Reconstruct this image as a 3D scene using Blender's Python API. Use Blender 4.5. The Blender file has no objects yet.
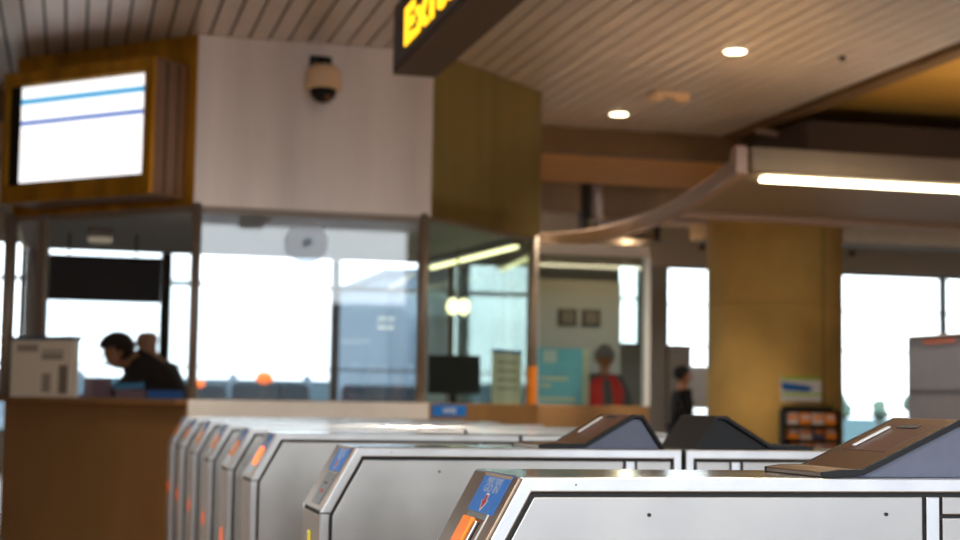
import bpy, bmesh, math, random
from mathutils import Vector, Matrix
random.seed(7)
S = bpy.context.scene
COL = S.collection

# ------------------------------------------------------------------ camera
YAW, PIT, ROL, FPX, EYE = .254, .084, .016, 1567., 1.14
fw = Vector((math.sin(YAW)*math.cos(PIT), math.cos(YAW)*math.cos(PIT), math.sin(PIT)))
r0 = Vector((math.cos(YAW), -math.sin(YAW), 0)); u0 = r0.cross(fw)
rr = math.cos(ROL)*r0 + math.sin(ROL)*u0; uu = -math.sin(ROL)*r0 + math.cos(ROL)*u0
cd = bpy.data.cameras.new('camera'); cam = bpy.data.objects.new('camera', cd); COL.objects.link(cam)
cam.matrix_world = Matrix(((rr.x, uu.x, -fw.x, 0), (rr.y, uu.y, -fw.y, 0), (rr.z, uu.z, -fw.z, EYE), (0, 0, 0, 1)))
cd.sensor_width = 36; cd.lens = FPX/960*36; cd.clip_end = 400
cd.dof.use_dof = True; cd.dof.focus_distance = 2.75; cd.dof.aperture_fstop = 4.2
S.camera = cam
# ------------------------------------------------------------------ view, world
S.view_settings.view_transform = 'Standard'; S.view_settings.look = 'None'
S.view_settings.gamma = 1; S.view_settings.use_curve_mapping = False
S.view_settings.exposure = 1.4
W = bpy.data.worlds.new('sky'); S.world = W; W.use_nodes = True
bg = W.node_tree.nodes['Background']
bg.inputs[0].default_value = (.88, .95, 1, 1); bg.inputs[1].default_value = 1.75

# ------------------------------------------------------------------ materials
def lin(c):
    return tuple(((v/255+.055)/1.055)**2.4 if v/255 > .04045 else v/255/12.92 for v in c)+(1,)
MATS = {}
def mat(name, col, rough=.5, metal=0., emit=None, es=0., var=0., scale=8., stretch=(1, 1, 1), bump=0., rvar=0., spec=.5, aniso=0.):
    m = bpy.data.materials.new(name); m.use_nodes = True; nt = m.node_tree; b = nt.nodes['Principled BSDF']
    c = lin(col); b.inputs['Base Color'].default_value = c
    b.inputs['Roughness'].default_value = rough; b.inputs['Metallic'].default_value = metal
    b.inputs['Specular IOR Level'].default_value = spec
    if aniso: b.inputs['Anisotropic'].default_value = aniso
    if emit: b.inputs['Emission Color'].default_value = lin(emit); b.inputs['Emission Strength'].default_value = es
    if var or bump or rvar:
        tc = nt.nodes.new('ShaderNodeTexCoord'); mp = nt.nodes.new('ShaderNodeMapping'); nz = nt.nodes.new('ShaderNodeTexNoise')
        mp.inputs['Scale'].default_value = stretch; nz.inputs['Scale'].default_value = scale; nz.inputs['Detail'].default_value = 4
        nt.links.new(tc.outputs['Object'], mp.inputs[0]); nt.links.new(mp.outputs[0], nz.inputs['Vector'])
        if var:
            r = nt.nodes.new('ShaderNodeValToRGB'); r.color_ramp.elements[0].position = .3; r.color_ramp.elements[1].position = .7
            r.color_ramp.elements[0].color = tuple(v*(1-var) for v in c[:3])+(1,)
            r.color_ramp.elements[1].color = tuple(min(1, v*(1+var)) for v in c[:3])+(1,)
            nt.links.new(nz.outputs['Fac'], r.inputs[0]); nt.links.new(r.outputs[0], b.inputs['Base Color'])
        if rvar:
            mr = nt.nodes.new('ShaderNodeMapRange'); mr.inputs[3].default_value = rough-rvar; mr.inputs[4].default_value = rough+rvar
            nt.links.new(nz.outputs['Fac'], mr.inputs[0]); nt.links.new(mr.outputs[0], b.inputs['Roughness'])
        if bump:
            bn = nt.nodes.new('ShaderNodeBump'); bn.inputs['Strength'].default_value = bump; bn.inputs['Distance'].default_value = .01
            nt.links.new(nz.outputs['Fac'], bn.inputs['Height']); nt.links.new(bn.outputs[0], b.inputs['Normal'])
    MATS[name] = m; return m
def glass(name, tint, refl=1.0, haze=0., base=.05):
    m = bpy.data.materials.new(name); m.use_nodes = True; nt = m.node_tree; nt.nodes.clear()
    o = nt.nodes.new('ShaderNodeOutputMaterial'); t = nt.nodes.new('ShaderNodeBsdfTransparent'); g = nt.nodes.new('ShaderNodeBsdfGlossy')
    g.inputs['Roughness'].default_value = .02; g.inputs['Color'].default_value = (refl, refl, refl, 1)
    lw = nt.nodes.new('ShaderNodeLayerWeight'); lw.inputs[0].default_value = .5
    pw = nt.nodes.new('ShaderNodeMath'); pw.operation = 'POWER'; pw.inputs[1].default_value = 4.2; nt.links.new(lw.outputs['Facing'], pw.inputs[0])
    f = nt.nodes.new('ShaderNodeMath'); f.operation = 'MULTIPLY_ADD'; f.inputs[1].default_value = .9; f.inputs[2].default_value = base; nt.links.new(pw.outputs[0], f.inputs[0]); mx = nt.nodes.new('ShaderNodeMixShader')
    t.inputs[0].default_value = tint
    nt.links.new(f.outputs[0], mx.inputs[0]); nt.links.new(t.outputs[0], mx.inputs[1]); nt.links.new(g.outputs[0], mx.inputs[2])
    last = mx
    if haze:
        d = nt.nodes.new('ShaderNodeBsdfDiffuse'); d.inputs[0].default_value = (.9, .95, 1, 1)
        m2 = nt.nodes.new('ShaderNodeMixShader'); m2.inputs[0].default_value = haze
        nt.links.new(mx.outputs[0], m2.inputs[1]); nt.links.new(d.outputs[0], m2.inputs[2]); last = m2
    nt.links.new(last.outputs[0], o.inputs[0]); MATS[name] = m; return m
steel = mat('brushed_steel', (205, 203, 202), .3, 1, var=.05, scale=14, stretch=(1, 1, 1), rvar=.05)
steel_panel = mat('steel_panel', (176, 172, 168), .36, 1, var=.07, scale=5, rvar=.09)
steel_top = mat('steel_top', (190, 196, 200), .17, 1, var=.06, scale=9, rvar=.05)
steel_end = mat('steel_end', (168, 142, 120), .34, 1, var=.06, scale=9)  # brown reflection of the interior tinted into the steel
groove = mat('groove', (26, 24, 24), .7)
blackp = mat('black_plastic', (13, 12, 13), .5, spec=.3)
blue_side = mat('reader_blue_grey', (84, 88, 106), .5, .0, var=.06, scale=40)
brown_plate = mat('reader_brown', (112, 84, 62), .3, .75)
plate_g = mat('slot_plate_grey', (128, 134, 140), .5, .3)
reader_scr = mat('reader_screen', (92, 62, 52), .3, .3)
stick_blue = mat('sticker_blue', (30, 118, 215), .45, var=.06, scale=60)
white_ink = mat('white_ink', (225, 228, 232), .5)
grey_ink = mat('grey_ink', (160, 178, 205), .5)
red_ink = mat('red_ink', (175, 30, 28), .5)
orange_p = mat('orange_plastic', (255, 140, 10), .4, emit=(255, 110, 0), es=.08)
orange_l = mat('orange_lamp', (255, 110, 10), .4, emit=(255, 105, 10), es=.8)
orange_d = mat('orange_lamp_dim', (220, 90, 20), .4, emit=(255, 100, 10), es=.4)
yellow_l = mat('green_lamp', (210, 200, 40), .4, emit=(225, 200, 30), es=.15)
fascia_m = mat('fascia_steel', (226, 208, 192), .42, .5, var=.12, scale=1.6, stretch=(2, 2, .2))
fascia_o = mat('fascia_warm_reflection', (150, 132, 78), .4, .6, var=.12, scale=2.0, stretch=(3, 3, .3))  # steel fascia, its warm olive reflection painted into the colour
gold = mat('gold_warm_reflection', (205, 150, 45), .34, .7, var=.35, scale=3.0, stretch=(1.5, 1.5, .4))  # gold screen frame; on the left fascia, warm reflections painted as gold
box_side = mat('bronze_sheet', (150, 125, 112), .45, .8, var=.08, scale=3, stretch=(4, 4, .3))
body_m = mat('booth_brown_reflection', (180, 138, 92), .4, .55, var=.10, scale=1.5, stretch=(2, 2, .6))  # stainless panels with the brown floor's reflection put into the colour
beige = mat('beige_laminate', (255, 243, 232), .4, .1, var=.04)
mull = mat('mullion', (150, 136, 122), .45, .4)
mull_d = mat('mullion_dark', (62, 56, 52), .45, .5)
slat = mat('ceiling_slat', (208, 197, 190), .42, .3, var=.05, scale=3)
slat_back = mat('slat_gap', (60, 48, 44), .8)
plaster_y = mat('ochre_plaster', (196, 150, 66), .8, var=.06, scale=2)
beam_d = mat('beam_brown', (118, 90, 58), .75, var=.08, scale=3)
beam_t = mat('beam_lit_tan', (214, 156, 84), .75, var=.06, scale=3)  # beam underside, its lit look painted in as a lighter tan
duct_m = mat('duct_tan', (150, 124, 96), .6, .2, var=.08)
pipe_m = mat('pipe_grey', (150, 125, 112), .5, .4)
concrete = mat('concrete_ochre', (222, 186, 108), .85, var=.16, scale=1.6, bump=.1)
floor_m = mat('terrazzo_brown', (146, 124, 102), .4, var=.12, scale=20)
wall_g = mat('wall_grey', (150, 142, 132), .8, var=.04)
wall_b = mat('wall_brown', (110, 84, 64), .8, var=.05)
head_m = mat('header_white', (205, 196, 186), .6, var=.03)
canopy_m = mat('canopy_putty', (158, 140, 118), .5, .15, var=.04)
canopy_e = mat('canopy_edge', (186, 158, 142), .45, .3)
warm_b = mat('warm_reflection_glow', (255, 190, 110), .4, emit=(255, 180, 100), es=.5)
tube_m = mat('tube_light', (255, 246, 215), .4, emit=(255, 240, 200), es=4)
down_m = mat('downlight_lens', (255, 240, 210), .4, emit=(255, 232, 190), es=4)
dim_l = mat('dim_diffuser', (230, 215, 190), .5, emit=(230, 210, 180), es=.12)
glow_m = mat('reflected_lamp_glow', (255, 245, 190), .4, emit=(255, 240, 180), es=1.5)
screen_m = mat('screen_white', (255, 255, 255), .4, emit=(255, 255, 255), es=.43)
screen_c = mat('screen_cyan', (80, 190, 240), .4, emit=(70, 185, 240), es=.27)
screen_b = mat('screen_blue', (60, 130, 215), .4, emit=(40, 110, 210), es=.27)
amber = mat('amber_led', (255, 200, 40), .4, emit=(255, 190, 30), es=.85)
sign_m = mat('sign_brown', (78, 58, 44), .6)
sign_f = mat('sign_face', (50, 42, 50), .45)
cream = mat('camera_cream', (232, 198, 156), .5)
paper = mat('paper', (232, 222, 202), .8)
paper_d = mat('paper_print', (165, 150, 135), .8)
blue_paper = mat('blue_paper', (80, 165, 215), .7)
blue_tray = mat('blue_tray', (30, 105, 190), .6)
pink_p = mat('mauve_box', (150, 118, 130), .8)
poster_b = mat('poster_blue', (130, 200, 228), .7, var=.08, scale=6)
orange_t = mat('orange_tape', (230, 130, 20), .6)
skin_m = mat('skin', (200, 132, 94), .55)
skin2_m = mat('skin_pale', (228, 168, 132), .5)
hair_m = mat('hair_black', (22, 16, 14), .6)
jacket = mat('jacket_black', (24, 21, 24), .85)
greyc = mat('cloth_grey', (86, 88, 92), .9)
vest_r = mat('vest_red', (225, 30, 18), .7)
trous = mat('trousers_navy', (36, 38, 46), .9)
eye_m = mat('eye_dark', (20, 16, 14), .3)
kceil = mat('booth_ceiling', (215, 222, 234), .7)
lime = mat('lime_print', (170, 205, 80), .7)
leaf_o = mat('leaflet_orange', (238, 140, 40), .7)
leaf_w = mat('leaflet_pale', (215, 200, 200), .7)
leaf_n = mat('leaflet_navy', (70, 74, 110), .7)
lav = mat('cabinet_lavender', (150, 148, 160), .5, .2, var=.04)
ext_g = mat('asphalt', (74, 94, 100), .9, spec=0, var=.05)
ext_b = mat('building_pale', (118, 132, 146), .9, var=.04, scale=.5)
ext_d = mat('building_blue', (108, 122, 136), .7)
car_m = mat('car_dark', (22, 27, 34), .8, spec=0)
car_g = mat('car_glass', (20, 32, 40), .8, spec=0)
rubber = mat('rubber', (18, 18, 18), .9)
leafm = mat('leaves', (92, 112, 100), .9, var=.1, scale=2)
trunkm = mat('bark', (90, 75, 60), .9)
gl_clear = glass('booth_glass', (.93, .95, .96, 1), base=.07)
gl_side = glass('booth_glass_green', (.78, .86, .84, 1), 1.0)
gl_win = glass('window_glass', (.98, 1, 1, 1), .6)
frost = glass('frosted_disc', (.8, .85, .9, 1), 1, haze=.35)

# ------------------------------------------------------------------ geometry helpers (world coordinates in, local out)
class MB:
    def __init__(s): s.b = bmesh.new()
    def poly(s, pts):
        vs = [s.b.verts.new(p) for p in pts]; return s.b.faces.new(vs)
    def box(s, x0, x1, y0, y1, z0, z1):
        return s.prism([(x0, y0), (x1, y0), (x1, y1), (x0, y1)], z0, z1)
    def obox(s, c, ux, uy, uz, hx, hy, hz):
        c = Vector(c); ux, uy, uz = [Vector(v).normalized() for v in (ux, uy, uz)]
        v = [s.b.verts.new(c+ux*(hx*i)+uy*(hy*j)+uz*(hz*k)) for k in (-1, 1) for j in (-1, 1) for i in (-1, 1)]
        for f in ((0, 2, 3, 1), (4, 5, 7, 6), (0, 1, 5, 4), (2, 6, 7, 3), (0, 4, 6, 2), (1, 3, 7, 5)): s.b.faces.new([v[i] for i in f])
        return s
    def prism(s, poly, z0, z1):          # plan polygon extruded in z
        a = [s.b.verts.new((p[0], p[1], z0)) for p in poly]; c = [s.b.verts.new((p[0], p[1], z1)) for p in poly]
        n = len(poly); s.b.faces.new(a[::-1]); s.b.faces.new(c)
        for i in range(n): s.b.faces.new((a[i], a[(i+1) % n], c[(i+1) % n], c[i]))
        return s
    def prism_y(s, poly, y0, y1):        # xz polygon extruded in y
        a = [s.b.verts.new((p[0], y0, p[1])) for p in poly]; c = [s.b.verts.new((p[0], y1, p[1])) for p in poly]
        n = len(poly); s.b.faces.new(a); s.b.faces.new(c[::-1])
        for i in range(n): s.b.faces.new((a[(i+1) % n], a[i], c[i], c[(i+1) % n]))
        return s
    def ring_y(s, P, Q, y0, y1):
        n = len(P); V = [[s.b.verts.new((p[0], y, p[1])) for p in R] for R in (P, Q) for y in (y0, y1)]
        po, pi_, qo, qi = V[0], V[1], V[2], V[3]
        for i in range(n):
            j = (i+1) % n
            s.b.faces.new((po[i], po[j], qo[j], qo[i])); s.b.faces.new((pi_[j], pi_[i], qi[i], qi[j]))
            s.b.faces.new((po[j], po[i], pi_[i], pi_[j])); s.b.faces.new((qo[i], qo[j], qi[j], qi[i]))
        return s
    def cyl(s, p, q, r, n=20, r2=None):
        p, q = Vector(p), Vector(q); d = (q-p).normalized(); a = d.orthogonal().normalized(); b = d.cross(a); r2 = r if r2 is None else r2
        A = [s.b.verts.new(p+(a*math.cos(t)+b*math.sin(t))*r) for t in [2*math.pi*i/n for i in range(n)]]
        B = [s.b.verts.new(q+(a*math.cos(t)+b*math.sin(t))*r2) for t in [2*math.pi*i/n for i in range(n)]]
        s.b.faces.new(A[::-1]); s.b.faces.new(B)
        for i in range(n): s.b.faces.new((A[i], A[(i+1) % n], B[(i+1) % n], B[i]))
        return s
    def lathe(s, c, prof, n=24):
        c = Vector(c); rings = []
        for r, z in prof: rings.append([s.b.verts.new(c+Vector((r*math.cos(2*math.pi*i/n), r*math.sin(2*math.pi*i/n), z))) for i in range(n)])
        for A, B in zip(rings, rings[1:]):
            for i in range(n): s.b.faces.new((A[i], A[(i+1) % n], B[(i+1) % n], B[i]))
        s.b.faces.new(rings[0][::-1]); s.b.faces.new(rings[-1]); return s
    def ball(s, c, rx, ry, rz, seg=16):
        r = bmesh.ops.create_uvsphere(s.b, u_segments=seg, v_segments=seg//2+2, radius=1)
        for v in r['verts']: v.co = Vector((c[0]+v.co.x*rx, c[1]+v.co.y*ry, c[2]+v.co.z*rz))
        return s
    def tube(s, pts, r, n=10):
        pts = [Vector(p) for p in pts]; rings = []
        for i, p in enumerate(pts):
            d = (pts[min(i+1, len(pts)-1)]-pts[max(i-1, 0)]).normalized()
            a = d.cross(Vector((0, 0, 1))); a = a.normalized() if a.length > .05 else Vector((1, 0, 0)); b = d.cross(a)
            rings.append([s.b.verts.new(p+(a*math.cos(2*math.pi*k/n)+b*math.sin(2*math.pi*k/n))*r) for k in range(n)])
        for A, B in zip(rings, rings[1:]):
            for k in range(n): s.b.faces.new((A[k], A[(k+1) % n], B[(k+1) % n], B[k]))
        s.b.faces.new(rings[0][::-1]); s.b.faces.new(rings[-1]); return s
    def build(s, name, m, parent=None, bevel=0., smooth=False, loc=None):
        me = bpy.data.meshes.new(name); bmesh.ops.recalc_face_normals(s.b, faces=s.b.faces[:])
        root = parent
        while root is not None and root.parent is not None: root = root.parent
        if root is not None: s.b.transform(Matrix.LocRotScale(root.location, root.rotation_euler, root.scale).inverted())
        elif loc is None:
            vs = [v.co for v in s.b.verts]
            loc = Vector(((min(v.x for v in vs)+max(v.x for v in vs))/2, (min(v.y for v in vs)+max(v.y for v in vs))/2, min(v.z for v in vs)))
        if root is None: s.b.transform(Matrix.Translation(-Vector(loc)))
        s.b.to_mesh(me); s.b.free(); me.materials.append(m if not isinstance(m, str) else MATS[m])
        o = bpy.data.objects.new(name, me); COL.objects.link(o)
        if parent is not None: o.parent = parent
        else: o.location = loc
        if smooth:
            for p in me.polygons: p.use_smooth = True
        if bevel:
            bv = o.modifiers.new('bevel', 'BEVEL'); bv.width = bevel; bv.segments = 2; bv.limit_method = 'ANGLE'
        return o
def tag(o, label, cat, group=None):
    o['label'] = label; o['category'] = cat
    if group: o['group'] = group
    return o
def thing(name, label, cat, loc=(0, 0, 0), group=None, rz=0):
    o = bpy.data.objects.new(name, None); COL.objects.link(o); o.location = loc; o.rotation_euler = (0, 0, rz); o.empty_display_size = .1
    return tag(o, label, cat, group)
def struct(o): o['kind'] = 'structure'; return o
def text(s, size, m, mw, parent, name='lettering', depth=.002, sx=1., align='CENTER', bold=.018):
    c = bpy.data.curves.new('t', 'FONT'); c.body = s; c.size = size; c.extrude = depth; c.align_x = align; c.align_y = 'CENTER'; c.offset = size*bold; c.space_character = 1.0+max(0, bold-.018)*9
    t = bpy.data.objects.new('t', c); COL.objects.link(t); dg = bpy.context.evaluated_depsgraph_get()
    me = bpy.data.meshes.new_from_object(t.evaluated_get(dg)); bpy.data.objects.remove(t); bpy.data.curves.remove(c)
    me.transform(Matrix.Diagonal((sx, 1, 1, 1))); me.transform(mw)
    root = parent
    while root.parent is not None: root = root.parent
    me.transform(Matrix.LocRotScale(root.location, root.rotation_euler, root.scale).inverted())
    me.materials.clear(); me.materials.append(m); me.name = name
    o = bpy.data.objects.new(name, me); COL.objects.link(o); o.parent = parent; return o
def frame_m(o, ux, uy):
    ux = Vector(ux).normalized(); uy = Vector(uy).normalized(); uz = ux.cross(uy)
    return Matrix(((ux.x, uy.x, uz.x, o[0]), (ux.y, uy.y, uz.y, o[1]), (ux.z, uy.z, uz.z, o[2]), (0, 0, 0, 1)))
def copy_tree(o, parent=None):
    c = o.copy(); COL.objects.link(c); c.parent = parent
    for ch in list(o.children): copy_tree(ch, c)
    return c
def inset(P, t):
    n = len(P); out = []
    A = sum(P[i][0]*P[(i+1) % n][1]-P[(i+1) % n][0]*P[i][1] for i in range(n)); sg = 1 if A > 0 else -1
    L = []
    for i in range(n):
        a, b = Vector(P[i]), Vector(P[(i+1) % n]); d = (b-a).normalized(); nn = Vector((-d.y, d.x))*sg; L.append((a+nn*t, d))
    for i in range(n):
        p, d = L[i-1]; q, e = L[i]; k = d.x*e.y-d.y*e.x; s = ((q.x-p.x)*e.y-(q.y-p.y)*e.x)/k; out.append((p.x+d.x*s, p.y+d.y*s))
    return out

# ------------------------------------------------------------------ the setting
def wall(name, m, *boxes):
    b = MB()
    for q in boxes: b.box(*q)
    return struct(b.build(name, m))
wall('floor', floor_m, (-9, 19, -1.4, 24.2, -.1, 0))
CZ = 3.73; EX = 6.08
b = MB(); x = -9.0+.066
while x < EX-.1:
    b.box(x, x+.124, -1.2, 13.9, CZ, CZ+.02); x += .1423
struct(b.build('ceiling', slat))
wall('ceiling_backing', slat_back, (-9, EX, -1.2, 13.9, CZ+.05, CZ+.12))
wall('ceiling_plaster', plaster_y, (EX+.12, 19, -1.2, 13.9, 3.86, 3.96))
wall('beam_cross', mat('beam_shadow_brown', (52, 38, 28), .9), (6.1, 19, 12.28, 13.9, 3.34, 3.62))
wall('trim_1', beam_d, (EX-.02, EX+.12, -1.2, 13.9, CZ-.03, 4.1))
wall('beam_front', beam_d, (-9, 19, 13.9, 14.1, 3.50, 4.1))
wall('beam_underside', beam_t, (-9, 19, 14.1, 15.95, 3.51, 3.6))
wall('ceiling_far', beam_d, (-9, 19, 15.9, 24.2, 4.3, 4.4))
wall('beam_far', duct_m, (-9, 19, 20.5, 21.2, 3.72, 4.3))
wall('wall_rear', wall_b, (-9, -3.6, -1.4, -1.2, 0, 4.1), (5.0, 19, -1.4, -1.2, 0, 4.1))  # unseen wall added, its opening shaped for reflections in gates and booth
wall('wall_left', wall_b, (-9.2, -9, -1.4, 24.2, 0, 4.3))
wall('wall_right', wall_g, (19, 19.2, -1.4, 24.2, 0, 4.3))
wall('trim_2', head_m, (-9, 19, 23.95, 24.2, 3.41, 4.3))
wall('wall_back', wall_g, (-9, 4.9, 24, 24.2, 0, .6), (9.4, 19, 24, 24.2, 0, .5), (5.35, 8.55, 24, 24.2, 0, 3.41), (8.95, 9.4, 24, 24.2, 0, 3.41),
     (8.55, 8.95, 24, 24.2, 0, 2.1), (9.4, 9.79, 23.9, 24.0, .5, 2.12), (4.9, 5.35, 24, 24.2, 0, .6))
def window(name, x0, x1, z0, z1, muls, trans, m=mull_d):
    f = MB(); t = .035
    f.box(x0, x1, 24.02, 24.14, z0, z0+t); f.box(x0, x1, 24.02, 24.14, z1-t, z1)
    f.box(x0, x0+t, 24.02, 24.14, z0, z1); f.box(x1-t, x1, 24.02, 24.14, z0, z1)
    for a, w in muls: f.box(a-w/2, a+w/2, 24.02, 24.14, z0, z1)
    for a, w in trans: f.box(x0, x1, 24.03, 24.12, a-w/2, a+w/2)
    o = struct(f.build(name, m)); g = MB().box(x0+t, x1-t, 24.07, 24.08, z0+t, z1-t).build('window_glass', gl_win, o); return o
window('window_1', -9, 5.35, .6, 3.41, [(-6, .1), (-3.3, .1), (-.72, .1), (1.36, .1), (3.94, .13)], [(2.86, .06), (1.60, .03)])
window('window_2', 8.55, 8.95, 2.1, 3.41, [], [(2.86, .04)])
window('window_3', 9.4, 19, .5, 3.41, [(11.6, .08), (14.5, .09), (16.9, .09)], [(2.1, .035), (2.78, .025), (1.02, .04)])
wall('wall_inner', wall_g, (5.3, 5.42, 20, 24, 0, 3.3))
wall('wall_partition', mat('partition_white', (190, 192, 190), .7), (5.42, 7.85, 21.9, 22, 0, 2.95))

# ------------------------------------------------------------------ outside
struct(MB().box(-60, 80, -90, -1.4, -.1, -.02).build('ground_street', mat('pavement_pale', (165, 172, 186), .8)))  # unseen ground, pale blue chosen to bounce cool light onto the ceiling
struct(MB().box(-45, 60, -48, -40, 0, 5.0).build('unseen_street_block', mat('street_block_dark', (84, 74, 68), .9)))  # unseen block added to darken low reflections in the booth glass
gr = MB().box(-60, 120, 24.3, 160, -.1, -.02).build('ground_outside', ext_g); struct(gr)
bl = thing('office_building', 'pale blue-grey building outside the window behind the booth', 'building', (10.3, 44, 0))
MB().box(8.3, 12.5, 42, 50, 0, 4.6).build('wall', ext_b, bl)
for zz in (1.6, 3.1):
    q = MB().box(9.0, 12.0, 41.95, 42, zz-.9, zz).build('window', ext_d, bl)
MB().box(8.2, 12.6, 41.9, 50.1, 4.6, 4.75).build('roof', ext_d, bl)
def make_car(loc, rz, label):
    t = thing('car', label, 'car', loc, 'parked cars outside the far windows', rz)
    R = t.matrix_basis.copy(); M = Matrix.LocRotScale(Vector(loc), t.rotation_euler, None)
    def P(b): b.b.transform(M); return b
    P(MB().prism_y([(-2.1, .28), (-2.15, .75), (-1.2, .92), (1.6, .95), (2.1, .85), (2.12, .3)], -.86, .86)).build('body', car_m, t, .06)
    P(MB().prism_y([(-1.2, .93), (-.55, 1.42), (.95, 1.45), (1.65, .95)], -.74, .74)).build('cabin', car_g, t, .08)
    for xx in (-1.35, 1.3):
        for yy in (-.78, .78):
            P(MB().cyl((xx, yy-.1, .32), (xx, yy+.1, .32), .32, 24)).build('wheel', rubber, t)
    for yy in (-.6, .6): P(MB().box(-2.19, -2.1, yy-.16, yy+.16, .6, .74)).build('headlamp', glow_m if 0 else white_ink, t)
    return t
make_car((3.75, 30.5, 0), math.radians(84), 'dark car outside the window, behind the orange beacon')
make_car((2.65, 36.6, 0), math.radians(95), 'dark car outside the window, leftmost behind the front booth pane')
make_car((6.0, 31, 0), math.radians(78), 'dark car outside, behind the right end of the front booth pane')
for i, (px, py, pz, rr_, lb) in enumerate([(3.22, 27, 1.50, .11, 'large round orange beacon on a post outside the window'), (2.12, 27, 1.37, .065, 'small orange beacon on a post outside, beside the booth corner')]):
    t = thing('warning_beacon', lb, 'beacon', (px, py, 0))
    MB().cyl((px, py, 0), (px, py, pz-rr_*.8), .02, 10).build('post', mull_d, t)
    MB().ball((px, py, pz), rr_*1.4, rr_, rr_).build('lamp', orange_l, t, smooth=True)
def tree(x, y, h, label):
    t = thing('tree', label, 'tree', (x, y, 0), 'distant trees outside the right windows')
    MB().cyl((x, y, 0), (x, y, h*.5), .12, 8, .07).build('trunk', trunkm, t)
    b = MB()
    for k in range(10):
        a = random.random()*6.28; r = random.random()*h*.2
        b.ball((x+math.cos(a)*r, y+math.sin(a)*r, h*.45+random.random()*h*.4), h*.2, h*.2, h*.16, 10)
    b.build('crown', leafm, t)
for i, (x, y, h, lb) in enumerate([(36.5, 70, 1.9, 'low tree far outside, just right of the concrete column'), (38.6, 70, 1.6, 'low tree far outside, middle of the three'), (40.4, 70, 2.0, 'low tree far outside, beside the grey cabinet')]): tree(x, y, h, lb)

bw = thing('boundary_barrier', 'long low blue-grey barrier far outside behind the parked cars', 'barrier', (3, 60, 0))
MB().box(-12, 12.5, 59.8, 60.2, 0, 1.85).build('wall', mat('barrier_grey', (84, 106, 116), .9, spec=0, var=.1, scale=.6), bw)
for q in range(9): MB().box(-11+q*2.8, -10.7+q*2.8, 59.7, 59.8, 0, 2.05).build('post', ext_d, bw)
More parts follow.
